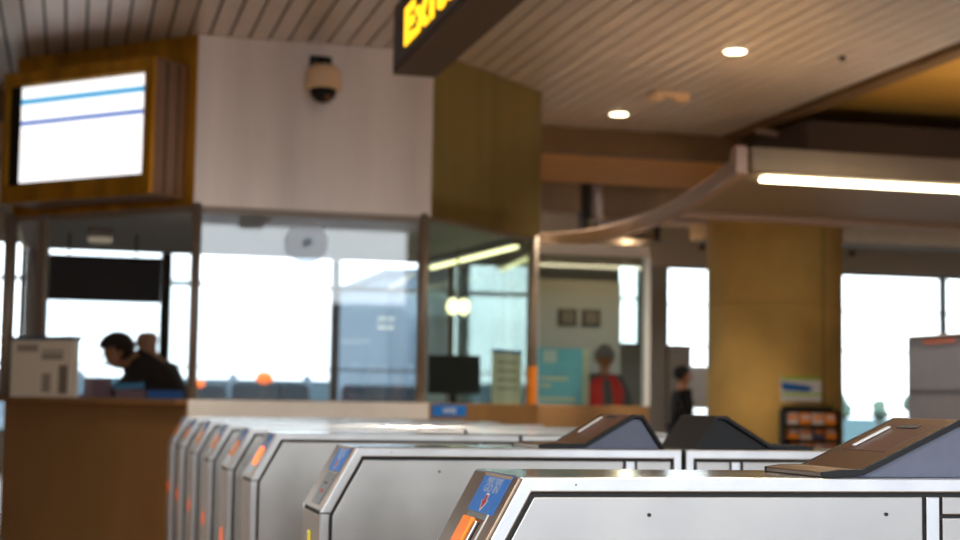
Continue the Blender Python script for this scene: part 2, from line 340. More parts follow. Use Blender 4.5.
# ------------------------------------------------------------------ fare gates
X0, L = .62, .97
PROF = [(0, 0), (L, 0), (L, 1.02), (.09, 1.02), (0, .856)]
SL = Vector((.09, 0, .164)).normalized(); SN = Vector((-.164, 0, .09)).normalized()
def make_gate(kind, yb, label, mirror=False, reader=None, detail=2, w=.30):
    """kind 0: plain; reader: None, 'blue' or 'black'"""
    t = thing('fare_gate', label, 'ticket gate', (X0, yb, 0), 'steel fare gate consoles')
    def T(b): b.b.transform(Matrix.Translation((X0, yb, 0))); return b
    T(MB().prism_y(inset(PROF, .003), 0.004, w-.004)).build('body', groove, t)
    P1 = inset(PROF, .023); P2 = inset(PROF, .031)
    T(MB().ring_y(PROF, P1, -.006, .012)).build('side_frame', steel, t, .0025)
    T(MB().ring_y(PROF, P1, w-.012, w+.006)).build('side_frame', steel, t, .0025)
    # split the inset polygon into the long panel and two small ones
    zt = P2[2][1]; zb = P2[0][1]; xl = P2[0][0]
    big = [(xl, zb), (.805, zb), (.805, zt), (P2[3][0], zt), (xl, P2[4][1])]
    for s_, (ya, yb_) in enumerate(((-.004, .006), (w-.006, w+.004))):
        p = T(MB().prism_y(big, ya, yb_)).build('side_panel', steel_panel, t, .002)
        T(MB().prism_y([(.812, zb), (.838, zb), (.838, zt), (.812, zt)], ya, yb_)).build('divider_strip', steel, t, .002)
        T(MB().prism_y([(.843, zt-.03), (P2[1][0], zt-.03), (P2[1][0], zt), (.843, zt)], ya, yb_)).build('access_panel', steel_panel, t, .002)
        T(MB().prism_y([(.843, zb), (P2[1][0], zb), (P2[1][0], zt-.036), (.843, zt-.036)], ya, yb_)).build('access_panel', steel_panel, t, .002)
    T(MB().box(-.001, .024, -.0075, -.003, .853, .857)).build('frame_joint', groove, t)
    if detail > 1:
        for xx in (.305, .735):
            T(MB().cyl((xx, -.0065, .960), (xx, -.004, .960), .0032, 12)).build('screw', groove, t)
        T(MB().cyl((.178, -.0075, 1.009), (.178, -.005, 1.009), .0014, 10)).build('screw', groove, t)
    T(MB().box(.088, L, .008, w-.008, 1.015, 1.021)).build('top_plate', steel_top, t, .001)
    # sloped end, in slope coordinates u along width (y), v up the slope
    def slab(u0, u1, v0, v1, h0, h1):
        o = Vector((0, 0, .856)); c = o+SL*((v0+v1)/2)+SN*((h0+h1)/2)+Vector((0, (u0+u1)/2, 0))
        return MB().obox(c, (0, 1, 0), SL, SN, (u1-u0)/2, (v1-v0)/2, (h1-h0)/2)
    def quad(pts, h0, h1):
        o = Vector((0, 0, .856)); b = MB(); A = [b.b.verts.new(o+SL*v+Vector((0, u, 0))+SN*h0) for u, v in pts]; B = [b.b.verts.new(o+SL*v+Vector((0, u, 0))+SN*h1) for u, v in pts]
        b.b.faces.new(A); b.b.faces.new(B[::-1]); n = len(pts)
        for i in range(n): b.b.faces.new((A[i], A[(i+1) % n], B[(i+1) % n], B[i]))
        return b
    LV = .187
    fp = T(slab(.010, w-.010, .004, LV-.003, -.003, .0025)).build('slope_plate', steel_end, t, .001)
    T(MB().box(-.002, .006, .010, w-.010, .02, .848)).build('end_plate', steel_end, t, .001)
    if kind >= 1 and not mirror:
        st = T(slab(.043, .207, .112, .184, .0026, .0036)).build('sticker', stick_blue, fp)
        T(slab(.043, .207, .178, .184, .0036, .004)).build('sticker_edge', paper_d, fp)
        if detail > 1:
            Mx = frame_m(Vector((X0, yb, .856))+SL*.170+SN*.0038+Vector((0, .126, 0)), (0, -1, 0), SL)
            text('INSERT TICKET', .015, grey_ink, Mx, fp, 'lettering', .0002, .95)
            Mx = frame_m(Vector((X0, yb, .856))+SL*.156+SN*.0038+Vector((0, .126, 0)), (0, -1, 0), SL)
            text('GO IN', .021, grey_ink, Mx, fp, 'lettering', .0002, 1.5)
        for k, (sc, mm, h) in enumerate(((1.3, white_ink, .0041), (1, red_ink, .0044))):
            A = [(-.007, .012), (.007, .012), (.007, .002), (.016, .002), (0, -.014), (-.016, .002), (-.007, .002)]
            T(quad([(.126+a*sc, .132+c*sc) for a, c in A], h-.0003, h)).build('arrow', mm, fp)
    if kind == 2:
        T(slab(.118, .178, .036, .100, .0026, .012)).build('ticket_slot', orange_p, t, .003)
        T(slab(.098, .116, .036, .096, .0026, .008)).build('ticket_chute', steel, t, .002)
        T(slab(.091, .097, .036, .096, .0026, .0035)).build('slot_gap', groove, t)
        T(slab(.062, .066, .004, .112, .0026, .0045)).build('guide_rail', white_ink, t)
        T(slab(.070, .190, .102, .111, .0026, .0034)).build('slot_lip', steel, t)
    if kind == 1:
        T(slab(.06, .18, .016, .106, .0026, .0045)).build('slot_plate', plate_g, t)
        T(slab(.10, .14, .048, .058, .0046, .0055)).build('ticket_slot', red_ink, t)
        T(slab(.10, .14, .074, .078, .0046, .0055)).build('slot_gap', groove, t)
    if kind == 3:
        T(slab(.085, .155, .055, .125, .0026, .008)).build('ticket_slot', orange_l if reader == 'hot' else orange_t, t, .002)
        T(slab(.07, .235, .02, .175, .0026, .0036)).build('slot_plate', steel_panel, t)
    if not mirror:
        zl = {1: .765, 2: .80, 3: .585}[kind]; hh = .035 if kind == 1 else .028
        T(MB().prism_y([(-.006, zl-hh), (-.002, zl-hh), (-.002, zl+hh), (-.006, zl+hh)], .14, .165)).build('indicator_lamp', yellow_l if kind == 1 else orange_d, t, .002)
    if reader in ('blue', 'black'):
        rd = blue_side if reader == 'blue' else blackp
        a, r_, p0, p1, e, zp = (.622, .70, .885, .912, .985, 1.122) if kind == 2 else (.575, .705, .835, .864, .922, 1.112)
        ya, yz = (.018, .225) if kind == 2 else (.018, .25)
        T(MB().prism_y([(a+.02, 1.021), (e-.006, 1.021), (p1-.003, zp-.011), (p0+.004, zp-.011), (r_+.006, 1.027)], ya, yz)).build('reader_housing', rd, t, .002)
        lid = [(a, 1.0215), (a, 1.030), (a+.03, 1.034), (r_-.004, 1.0345), (p0, zp), (p1, zp), (e+.005, 1.0215), (e-.003, 1.0215), (p1-.003, zp-.008), (p0+.003, zp-.008), (r_, 1.0265), (a+.03, 1.0215)]
        lm = brown_plate if reader == 'blue' else blackp
        T(MB().prism_y(lid, ya-.006, yz+.006)).build('reader_lid', lm, t, .0015)
        for q in (ya-.012, yz+.004):
            T(MB().prism_y(inset(lid, -.0008), q, q+.008)).build('lid_trim', blackp, t, .001)
        d = Vector((p0-r_, 0, zp-1.034)).normalized(); n = Vector((-d.z, 0, d.x))
        c0 = Vector((r_+(p0-r_)*.60, (ya+yz)/2, 1.0345+(zp-1.0345)*.60))+n*.0012
        if reader == 'blue':
            T(MB().obox(c0, d, (0, 1, 0), n, .056, .078, .001)).build('reader_screen', reader_scr, t)
            T(MB().obox(c0+n*.0015+Vector((-.006, .050, 0)), d, (0, 1, 0), n, .040, .005, .0012)).build('card_slot', white_ink, t)
            T(MB().obox(c0+n*.0015+d*.042+Vector((0, -.005, 0)), d, (0, 1, 0), n, .006, .035, .0008)).build('dark_slot', groove, t)
    if mirror:
        t.rotation_euler = (0, 0, math.pi)
        t.location = (X0+L*2+.012, yb+w, 0)
    return t
YB = [2.44, 3.95, 5.52, 6.35, 7.25, 8.15, 9.05, 9.9]
names = ['nearest to the viewer, with orange ticket slot and red arrow sticker', 'second from the viewer, with blue sticker and sloping grey card reader',
         'third from the viewer, with bright orange slot light', 'fourth from the viewer', 'fifth from the viewer', 'sixth from the viewer', 'seventh from the viewer, its edge catching lamps', 'last of the row, beside the booth']
make_gate(2, YB[0], 'steel fare gate console '+names[0], reader='blue')
make_gate(1, YB[1], 'steel fare gate console '+names[1], reader='blue')
make_gate(1, YB[1], 'steel fare gate console with black card reader, behind the grey reader', mirror=True, reader='black')
make_gate(3, YB[2], 'steel fare gate console '+names[2], reader='hot', detail=1)
src = make_gate(3, YB[3], 'steel fare gate console '+names[3], detail=1)
for i in range(4, 8):
    c = copy_tree(src); c.location = (X0, YB[i], 0); c['label'] = 'steel fare gate console '+names[i]
src = make_gate(3, YB[2], 'steel exit half of the third fare gate from the viewer', mirror=True, detail=1)
for i, nm in zip(range(3, 8), ('fourth', 'fifth', 'sixth', 'seventh', 'last')):
    c = copy_tree(src); c.location = (X0+L*2+.012, YB[i]+.30, 0); c['label'] = 'steel exit half of the %s fare gate in the row' % nm

# ------------------------------------------------------------------ agent booth
D = math.sqrt(.5)
Lp0, Lp1, Rp1, Rp2 = Vector((-.48, 12.48)), Vector((.8, 11.2)), Vector((2.53, 11.2)), Vector((3.73, 12.4))
BK = 15.2
bo = thing('station_booth', 'octagonal station agent booth with glass windows under steel fascia', 'booth', (1.6, 13, 0))
def strip(a, b_, z0, z1, th, name, m, off=0., bevel=.004, parent=bo):
    a = Vector(a); b_ = Vector(b_); d = (b_-a).normalized(); n = Vector((d.y, -d.x))    # n points out of the booth
    a2, b2 = a+n*off, b_+n*off
    return MB().prism([tuple(a2), tuple(b2), tuple(b2-n*th), tuple(a2-n*th)], z0, z1).build(name, m, parent, bevel)
strip(Lp1, Rp1, 2.495, CZ, .05, 'fascia_panel', fascia_m)
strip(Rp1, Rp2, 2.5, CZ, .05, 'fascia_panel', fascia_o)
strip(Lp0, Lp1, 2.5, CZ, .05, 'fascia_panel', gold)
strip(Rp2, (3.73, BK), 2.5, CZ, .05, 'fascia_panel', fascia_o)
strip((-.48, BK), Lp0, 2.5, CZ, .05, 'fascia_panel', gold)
strip(Lp1, Rp1, 1.0, 1.125, .30, 'counter_edge', beige, off=.05, bevel=.01)
strip(Lp1, Rp1, 0, 1.0, .06, 'lower_panel', body_m)
strip(Rp1, Rp2, 0, 1.125, .06, 'lower_panel', body_m)
strip(Lp0, Lp1, 0, 1.125, .06, 'lower_panel', body_m)
strip(Rp2, (3.73, BK), 0, 1.125, .06, 'lower_panel', body_m)
strip((-.48, BK), Lp0, 0, 1.125, .06, 'lower_panel', body_m)
strip((3.73, BK), (-.48, BK), 0, 1.125, .06, 'lower_panel', body_m)
MB().prism([tuple(Lp0+Vector((.03, .03))), tuple(Lp1+Vector((.03, .06))), tuple(Rp1+Vector((-.03, .06))), tuple(Rp2+Vector((-.06, .0))), (3.67, BK-.06), (-.42, BK-.06)], 2.5, 2.55).build('booth_ceiling', kceil, bo)
MB().prism([(-.40, 12.5), (.83, 11.27), (2.5, 11.27), (3.62, 12.4), (3.2, 12.6), (2.35, 11.85), (1.0, 11.85), (.05, 12.8)], 1.085, 1.118).build('worktop', beige, bo)
for p, s_ in ((Lp0, .05), (Lp1+Vector((.03, .02)), .035), (Rp1+Vector((-.05, .03)), .04), (Rp2+Vector((-.06, 0)), .045)):
    MB().cyl((p.x, p.y, 1.1), (p.x, p.y, 2.52), s_, 16).build('post', mull, bo, smooth=True)
for a, b_, m in ((Lp0+Vector((.2, -.2)), Lp0+Vector((.26, -.26)), mull), ((-.42, BK-.05), (-.34, BK-.05), mull), ((3.6, BK-.05), (3.67, BK-.05), mull), ((.80, BK-.05), (.90, BK-.05), mull_d)):
    strip(a, b_, 1.1, 2.52, .05, 'post', m)
strip(Lp1, Rp1, 2.45, 2.5, .07, 'window_head', mull, off=-.01)
strip(Rp1, Rp2, 2.47, 2.5, .07, 'window_head', mull, off=-.01)
strip(Lp0, Lp1, 2.46, 2.5, .07, 'window_head', mull, off=-.01)
strip(Lp1+Vector((.06, .02)), Rp1+Vector((-.08, .02)), 1.12, 2.46, .01, 'window_pane', gl_clear, bevel=0)
strip(Rp1+Vector((0, .03)), Rp2+Vector((-.05, 0)), 1.12, 2.48, .01, 'window_pane', gl_side, bevel=0)
strip(Lp0+Vector((.26, -.24)), Lp1+Vector((0, .03)), 1.12, 2.47, .01, 'window_pane', gl_clear, bevel=0)
strip((3.70, 12.5), (3.70, BK), 1.12, 2.48, .01, 'window_pane', gl_side, bevel=0)
strip((3.6, BK-.04), (-.36, BK-.04), 1.12, 2.48, .01, 'window_pane', gl_clear, bevel=0)
MB().cyl((1.615, 11.195, 2.265), (1.615, 11.18, 2.265), .155, 32).build('speaking_disc', frost, bo)
MB().cyl((1.615, 11.18, 2.265), (1.615, 11.165, 2.265), .03, 20).build('disc_hub', mat('disc_hub', (150, 175, 195), .5), bo)
# blue notice on the right lower panel
nt_ = tag(strip(Rp1+Vector((.04, .04)), Rp1+Vector((.38, .38)), 1.03, 1.115, .004, 'notice_sticker', stick_blue, off=.006, parent=None, bevel=0), 'small blue notice with pale writing below the right booth window', 'notice')
n_ = Vector((D, -D, 0)); text('NOTICE', .05, white_ink, frame_m((Rp1.x+.21+n_.x*.008, Rp1.y+.21+n_.y*.008, 1.07), (D, D, 0), (0, 0, 1)), nt_, 'lettering', .001)

# display cabinet on the left face
ds = thing('information_display', 'brass-framed information screen on the booth\'s left corner', 'display', (-.02, 11.52, 2.54))
def dp(a, o):      # a along the face from right corner, o outwards
    return (0.745-D*a-D*o, 11.255+D*a-D*o)
def slab45(a0, a1, o0, o1, z0, z1, name, m, parent=ds, bevel=.004):
    return MB().prism([dp(a0, o0), dp(a0, o1), dp(a1, o1), dp(a1, o0)], z0, z1).build(name, m, parent, bevel)
slab45(0, 1.46, .003, .34, 2.54, 3.51, 'cabinet', box_side)
for a in (.0,): 
    for o in (.10, .22): slab45(-.004, 0.0, o, o+.012, 2.56, 3.49, 'side_seam', mull_d, bevel=0)
fr = MB()
for a0, a1, z0, z1 in ((0, 1.46, 2.54, 2.67), (0, 1.46, 3.41, 3.51), (0, .08, 2.67, 3.41), (1.41, 1.46, 2.67, 3.41)):
    fr.prism([dp(a0, .34), dp(a0, .375), dp(a1, .375), dp(a1, .34)], z0, z1)
fr.build('screen_frame', gold, ds, .004)
slab45(.07, 1.42, .34, .346, 2.67, 3.41, 'bezel', blackp, bevel=0)
slab45(.10, 1.30, .346, .35, 2.69, 3.40, 'screen', screen_m, bevel=0)
slab45(.10, 1.30, .35, .352, 3.27, 3.31, 'screen_line', screen_c, bevel=0)
slab45(.10, 1.30, .35, .352, 3.115, 3.145, 'screen_line', screen_b, bevel=0)
# dome camera on the fascia
cm = thing('security_camera', 'cream dome security camera bracketed to the front fascia', 'security camera', (1.68, 11.2, 3.42))
MB().lathe((1.68, 11.03, 3.355), [(.11, 0), (.13, .01), (.13, .04), (.12, .13), (.09, .17), (.03, .185)], 28).build('housing', cream, cm, smooth=False, bevel=.005)
MB().lathe((1.68, 11.03, 3.26), [(.02, 0), (.055, .015), (.085, .045), (.095, .08), (.095, .098)], 28).build('dome', blackp, cm, smooth=True)
MB().cyl((1.68, 11.03, 3.53), (1.68, 11.03, 3.58), .04, 16).build('bracket', blackp, cm)
MB().obox((1.67, 11.12, 3.575), (1, 0, 0), (0, 1, 0), (0, 0, 1), .045, .095, .02).build('bracket_arm', blackp, cm, .008)
MB().box(1.60, 1.76, 11.17, 11.199, 3.50, 3.63).build('wall_plate', blackp, cm, .005)
MB().ball((1.70, 10.955, 3.29), .02, .02, .02).build('lens', mat('lens_copper', (150, 90, 70), .3, .5), cm, smooth=True)

# things on and in the booth
def on_face(a0, a1, o, z0, z1, th, name, m, label, cat, group=None):   # along left face measured from Lp1
    p = lambda a, q: (.8-D*a-D*q, 11.2+D*a-D*q)
    ob = MB().prism([p(a0, o), p(a0, o+th), p(a1, o+th), p(a1, o)], z0, z1).build(name, m, None, .003)
    return tag(ob, label, cat, group) if label else ob
wl = strip(Lp0, Lp1, 1.085, 1.125, .3, 'counter_ledge', body_m, off=.12)
bxt = thing('notice_case', 'beige notice case with printed sheets standing on the booth ledge', 'notice case', (-.19, 12.0, 1.126))
def nf(a0, a1, o0, o1, z0, z1, name, m, parent=bxt):
    p = lambda a, q: (.8-D*a-D*q, 11.2+D*a-D*q)
    return MB().prism([p(a0, o0), p(a0, o1), p(a1, o1), p(a1, o0)], z0, z1).build(name, m, parent, .002)
nf(1.03, 1.66, .02, .09, 1.126, 1.545, 'case', paper)
nf(1.02, 1.67, .01, .10, 1.545, 1.575, 'lid', mat('case_lid', (95, 108, 125), .6))
for a0, a1, z0, z1 in ((1.12, 1.34, 1.46, 1.475), (1.12, 1.34, 1.40, 1.45), (1.38, 1.60, 1.46, 1.515), (1.24, 1.33, 1.16, 1.30)):
    nf(a0, a1, .09, .092, z0, z1, 'printed_block', paper_d)
nf(1.07, 1.16, .09, .092, 1.15, 1.36, 'printed_photo', mat('print_grey', (130, 118, 105), .8))
tag(MB().box(.10, .30, 12.05, 12.30, 1.119, 1.27).build('storage_box', pink_p, None, .01), 'mauve box on the booth worktop right of the beige notice case', 'box')
tag(MB().obox((.42, 11.95, 1.215), (1, 0, .05), (0, 1, 0), (0, 0, 1), .11, .09, .02).build('paper_pad', blue_paper, None, .004), 'light blue paper pad raised on forms in front of the leaning clerk', 'paper pad')
tag(MB().box(.32, .54, 11.86, 12.05, 1.119, 1.19).build('form_stack', pink_p, None, .006), 'reddish stack of forms under the light blue pad', 'papers')
tr = thing('document_tray', 'blue document tray on the worktop by the booth corner', 'tray', (.66, 11.66, 1.119))
MB().box(.55, .80, 11.55, 11.78, 1.119, 1.13).build('tray_base', blue_tray, tr); MB().box(.55, .80, 11.55, 11.56, 1.13, 1.185).build('tray_wall', blue_tray, tr)
MB().box(.55, .56, 11.56, 11.78, 1.13, 1.185).build('tray_wall', blue_tray, tr); MB().box(.56, .78, 11.57, 11.77, 1.13, 1.16).build('papers', blue_paper, tr)
# hanging dark board and ceiling light in the booth
hb = thing('hanging_sign_board', 'black sign board hung below the booth ceiling behind the clerks', 'sign board', (.23, 13.5, 1.93))
MB().box(-.25, .71, 13.47, 13.52, 1.93, 2.31).build('board', blackp, hb, .004)
for xx in (-.05, .5): MB().cyl((xx, 13.495, 2.31), (xx, 13.495, 2.5), .008, 8).build('hanger_rod', mull_d, hb)
cl = thing('booth_ceiling_light', 'small square dim ceiling light inside the booth above the black board', 'ceiling light', (.2, 13.2, 2.42))
MB().box(.09, .30, 13.05, 13.3, 2.43, 2.5).build('housing', mull, cl, .005); MB().box(.10, .29, 13.06, 13.29, 2.40, 2.43).build('diffuser', dim_l, cl, .01)
# monitor, posters
mo = thing('computer_monitor', 'black computer monitor on the booth worktop behind the right pane', 'monitor', (3.02, 12.5, 1.119))
MB().box(2.9, 3.2, 12.52, 12.6, 1.119, 1.13).build('foot', blackp, mo); MB().box(3.02, 3.08, 12.56, 12.58, 1.13, 1.25).build('stem', blackp, mo)
MB().box(2.83, 3.27, 12.53, 12.56, 1.2, 1.52).build('screen', blackp, mo, .006)
ps = thing('notice_sheet', 'white notice sheet standing behind the booth pane left of the orange strip', 'notice', (3.35, 12.2, 1.125))
def rf(c0, c1, off, z0, z1, name, m, parent): # along right face
    p = lambda a, q: (2.53+D*a-D*q, 11.2+D*a+D*q)
    return MB().prism([p(c0, off), p(c1, off), p(c1, off+.004), p(c0, off+.004)], z0, z1).build(name, m, parent)
rf(1.02, 1.50, .05, 1.125, 1.56, 'sheet', paper, ps)
for z in (1.45, 1.38, 1.31, 1.24): rf(1.1, 1.42, .046, z, z+.02, 'printed_line', paper_d, ps)
rf(1.02, 1.50, .046, 1.535, 1.56, 'header_band', blue_tray, ps)
ot = tag(MB().cyl((3.67, 12.4-.003, 1.13), (3.67, 12.4-.003, 1.44), .048, 16).build('orange_strip', orange_t, None), 'orange strip wrapped around the booth\'s right corner post', 'marking strip')
# lower glass enclosure to the right
en = thing('glass_enclosure', 'low glass enclosure beside the booth with pale header and white post', 'glass screen', (4.2, 12.55, 0))
MB().box(3.76, 4.74, 12.5, 12.56, 0, 1.125).build('lower_panel', body_m, en, .004)
MB().box(3.76, 4.74, 12.49, 12.58, 2.385, 2.47).build('header', head_m, en, .004)
MB().box(4.69, 4.74, 12.48, 12.56, 1.126, 2.385).build('end_post', white_ink, en, .006)
MB().box(3.77, 4.69, 12.525, 12.532, 1.126, 2.385).build('glass_pane', gl_side, en)
bp = thing('blue_poster', 'light blue poster with white text on the enclosure glass', 'poster', (3.97, 12.6, 1.13))
MB().box(3.78, 4.18, 12.60, 12.606, 1.13, 1.60).build('sheet', poster_b, bp)
MB().box(3.83, 3.95, 12.597, 12.60, 1.48, 1.58).build('white_logo', white_ink, bp)
for z, x1 in ((1.33, 4.05), (1.27, 3.90), (1.16, 4.12)): MB().box(3.81, x1, 12.597, 12.60, z, z+.03).build('text_line', paper, bp)
MB().box(4.18, 4.24, 12.60, 12.606, 1.13, 1.60).build('poster_edge', paper, bp)
# lamp reflection in the right pane, built as two glowing balls
tl = thing('twin_reflection', 'pair of round lamp reflections in the right booth pane, built as glowing balls', 'lamp', (3.3, 13.6, 1.9))
for xx, zz in ((3.26, 1.98), (3.36, 1.98)):
    MB().ball((xx, 13.5, zz), .055, .05, .075).build('glow_ball', glow_m, tl, smooth=True)
MB().box(3.2, 3.42, 13.53, 13.56, 1.95, 2.01).build('glow_bar', mull, tl)
MB().cyl((3.31, 13.545, 2.0), (3.31, 13.545, 2.5), .01, 8).build('glow_rod', mull, tl)

# ------------------------------------------------------------------ overhead sign
sg = thing('exit_sign', 'brown overhead sign box with amber lit letters on its left side', 'sign', (1.85, 7.2, 3.0))
MB().box(1.726, 1.98, 5.2, 8.706, 3.0, 3.40).build('sign_box', sign_m, sg, .006)
MB().box(1.716, 1.726, 5.25, 8.66, 3.03, 3.37).build('sign_face', sign_f, sg, .002)
for y_ in (5.9, 7.9): MB().cyl((1.85, y_, 3.4), (1.85, y_, 3.73), .02, 12).build('hanger', sign_m, sg)
text('Exits', .275, amber, frame_m((1.712, 8.34, 3.175), (0, -1, 0), (0, 0, 1)), sg, 'lettering', .003, 1.9, 'LEFT', .04)

# ------------------------------------------------------------------ ceiling fittings
def downlight(x, y, label):
    t = thing('downlight', label, 'ceiling light', (x, y, CZ), 'round recessed downlights')
    MB().lathe((x, y, CZ-.012), [(.085, 0), (.10, .004), (.10, .012)], 24).build('trim_ring', head_m, t)
    MB().cyl((x, y, CZ-.016), (x, y, CZ-.012), .078, 24).build('lens', down_m, t)
    ld = bpy.data.lights.new('spot', 'SPOT'); ld.energy = 165; ld.spot_size = math.radians(120); ld.spot_blend = .6; ld.color = (1, .84, .62); ld.shadow_soft_size = .08
    lo = bpy.data.objects.new('spot', ld); COL.objects.link(lo); lo.parent = t; lo.location = (0, 0, -.03)
downlight(4.607, 10.441, 'round lit downlight in the slatted ceiling, the nearer one')
for x_, y_, lb in ((-3.5, 2.2, 'left of the gates near the rear opening'), (-3.5, 7.4, 'left of the gates and the booth'), (.9, -.5, 'behind the viewer'), (2.4, 4.6, 'above the nearest gates'),
                  (-1.1, 4.8, 'above the gate entrance'), (4.6, 7.6, 'in front of the lit canopy'), (4.6, 2.2, 'right of the nearest gate'), (.4, 8.2, 'above the last gates')):
    downlight(x_, y_, 'unseen added downlight in the slatted ceiling '+lb)  # out-of-view downlights added to fill the interior
downlight(4.652, 13.071, 'round lit downlight in the slatted ceiling, the farther one')
el = thing('emergency_light', 'unlit twin-lobed cream fitting between the two downlights', 'emergency light', (4.75, 12.1, CZ))
MB().box(4.6, 4.92, 12.05, 12.17, CZ-.03, CZ).build('base', cream, el, .01)
for xx in (4.62, 4.86): MB().ball((xx, 12.1, CZ-.045), .07, .05, .03).build('lamp_head', cream, el, smooth=True)
tag(MB().cyl((5.45, 10.4, CZ-.03), (5.45, 10.4, CZ), .02, 10, .035).build('sprinkler', mull_d), 'small dark sprinkler head in the slatted ceiling', 'sprinkler')
# lit canopy
ca = thing('light_canopy', 'wide putty-coloured hanging canopy with a fluorescent strip and curved edge rail', 'light canopy', (5, 10, 2.6))
xe = 7.9
MB().prism([(4.12, 9.15), (xe, 9.15), (xe, 11.2), (4.50, 11.2), (4.42, 10.7)], 2.615, 2.66).build('canopy_panel', canopy_m, ca, .004)
MB().box(4.10, xe, 9.02, 9.14, 2.61, 2.77).build('front_edge', canopy_m, ca, .015)
MB().box(4.45, xe, 11.12, 11.24, 2.57, 2.62).build('rear_edge', canopy_e, ca, .01)
MB().box(5.9, xe, 10.2, 10.26, 2.60, 2.62).build('panel_rib', canopy_e, ca, .004) if 0 else None
for x0, x1 in ((4.26, 5.26), (5.27, 6.27), (6.28, 7.28)):
    MB().box(x0, x1, 9.17, 9.27, 2.585, 2.612).build('light_tube', tube_m, ca, .008)
ctl = [(4.02, 9.0), (4.07, 9.25), (4.2, 9.8), (4.34, 10.55), (4.48, 11.4), (4.56, 12.2), (4.56, 12.9), (4.45, 13.4), (4.25, 13.75), (3.95, 13.98)]
pts = []
for i in range(len(ctl)-1):
    p0, p1, p2, p3 = [Vector(ctl[max(0, min(len(ctl)-1, k))]) for k in (i-1, i, i+1, i+2)]
    for k in range(5):
        t_ = k/5; pts.append(.5*((2*p1)+(p2-p0)*t_+(2*p0-5*p1+4*p2-p3)*t_*t_+(3*p1-p0-3*p2+p3)*t_**3))
b = MB(); prev = None
for i, p in enumerate(pts):
    d = (pts[min(i+1, len(pts)-1)]-pts[max(i-1, 0)]).normalized(); n = Vector((-d.y, d.x))
    zt = 2.77 if i < 4 else 2.70
    q = [b.b.verts.new((p.x+n.x*o, p.y+n.y*o, z)) for o, z in ((-.04, 2.585), (.04, 2.585), (.04, zt), (-.04, zt))]
    if prev:
        for k in range(4): b.b.faces.new((prev[k], prev[(k+1) % 4], q[(k+1) % 4], q[k]))
    else: b.b.faces.new(q)
    prev = q
b.b.faces.new(prev); b.build('edge_rail', canopy_e, ca, .012)
for xx, yy in ((7.6, 9.6), (7.6, 11.15)): MB().cyl((xx, yy, 2.6), (xx, yy, 3.73 if xx < 6 else 3.86), .008, 10).build('hanger_rod', mull_d, ca)
ld = bpy.data.lights.new('canopy_fill', 'POINT'); ld.energy = 15; ld.color = (1, .86, .66); ld.shadow_soft_size = .05  # fill added above the canopy to brighten the plaster bay
lo = bpy.data.objects.new('canopy_fill', ld); COL.objects.link(lo); lo.parent = ca; lo.location = (2.3, .4, .2)
# canopy light reflected in the right pane, built as glowing tubes
sl_ = thing('strip_reflection', 'streak of reflected canopy light, built as glowing tubes behind the right pane', 'ceiling light', (3.2, 13.9, 2.44))
PA, PB = Vector((3.34, 14.75, 2.43)), Vector((3.54, 12.42, 2.43)); dv = PB-PA
MB().obox((PA+PB)/2+Vector((0, 0, .04)), dv, (dv.y, -dv.x, 0), (0, 0, 1), dv.length/2, .05, .03).build('housing', mull, sl_)
for q in range(6):
    a = PA+dv*(q/6+.01); c = PA+dv*((q+1)/6-.012)
    MB().cyl(a, c, .022, 12).build('light_tube', glow_m, sl_)
# pipes and ducts
def pipe(pts, r, label, m=pipe_m, g='pipes under the far ceiling'): return tag(MB().tube(pts, r).build('pipe', m, smooth=True), label, 'pipe', g)
pipe([(5.9, 12.9, 3.62), (6.15, 12.9, 3.6), (6.35, 12.9, 3.52), (6.7, 12.9, 3.5), (7.1, 12.9, 3.5)], .025, 'thin bent grey conduit below the ceiling edge above the canopy')
pipe([(6.3, 18.5, 4.3), (6.3, 18.5, 3.5), (6.32, 18.5, 3.36), (6.5, 18.5, 3.37), (7.0, 18.5, 3.5), (7.4, 18.5, 3.53), (9.5, 18.5, 3.53)], .075, 'pink-grey bent pipe under the far ceiling, left of the column')
pipe([(5.0, 17.2, 4.1), (8.5, 17.2, 3.95), (14, 17.2, 3.95)], .05, 'straight grey pipe high under the far ceiling')
for (x0, x1, y0, z0, z1, lb) in ((4.6, 6.35, 19.2, 3.25, 3.6, 'tan air duct section, leftmost under the far ceiling'), (6.45, 7.45, 19.3, 3.3, 3.55, 'tan air duct section behind the bent pipe'), (8.0, 12.5, 19.0, 3.35, 3.7, 'dark tan air duct behind the top of the column')):
    t = thing('air_duct', lb, 'air duct', ((x0+x1)/2, y0+.3, z0), 'air ducts under the far ceiling')
    MB().box(x0, x1, y0, y0+.6, z0, z1).build('duct', duct_m, t, .01)
    MB().box(x1-.06, x1, y0-.02, y0+.62, z0-.02, z1+.02).build('flange', mull_d, t)
    MB().box(x0+.1, x0+.13, y0-.01, y0+.61, z0-.03, 4.3).build('hanger_strap', mull_d, t)
# small fittings on the far header
for x_, lb in ((9.98, 'small dark round sensor on the far header, left of the column'), (12.7, 'small dark round sensor on the far header, right of the column')):
    tag(MB().cyl((x_, 23.95, 3.74), (x_, 23.90, 3.74), .05, 16).build('sensor', mull_d), lb, 'sensor')
hdr_glow = thing('header_glow', 'small warm reflection on the far header above the red vest, built as a glowing ball', 'lamp', (7.41, 20.45, 3.2))
# downlight reflection on the header, built as a ball with added light
ld = bpy.data.lights.new('header_fill', 'POINT'); ld.energy = 16; ld.color = (1, .66, .36); ld.shadow_soft_size = .01
lo = bpy.data.objects.new('header_fill', ld); COL.objects.link(lo); lo.parent = hdr_glow; lo.location = (0, 0, -.10)
MB().cyl((7.41, 20.45, 3.3), (7.41, 20.45, 3.72), .015, 8).build('rod', mull_d, hdr_glow); MB().ball((7.41, 20.45, 3.25), .07, .07, .07).build('glow_ball', warm_b, hdr_glow, smooth=True)

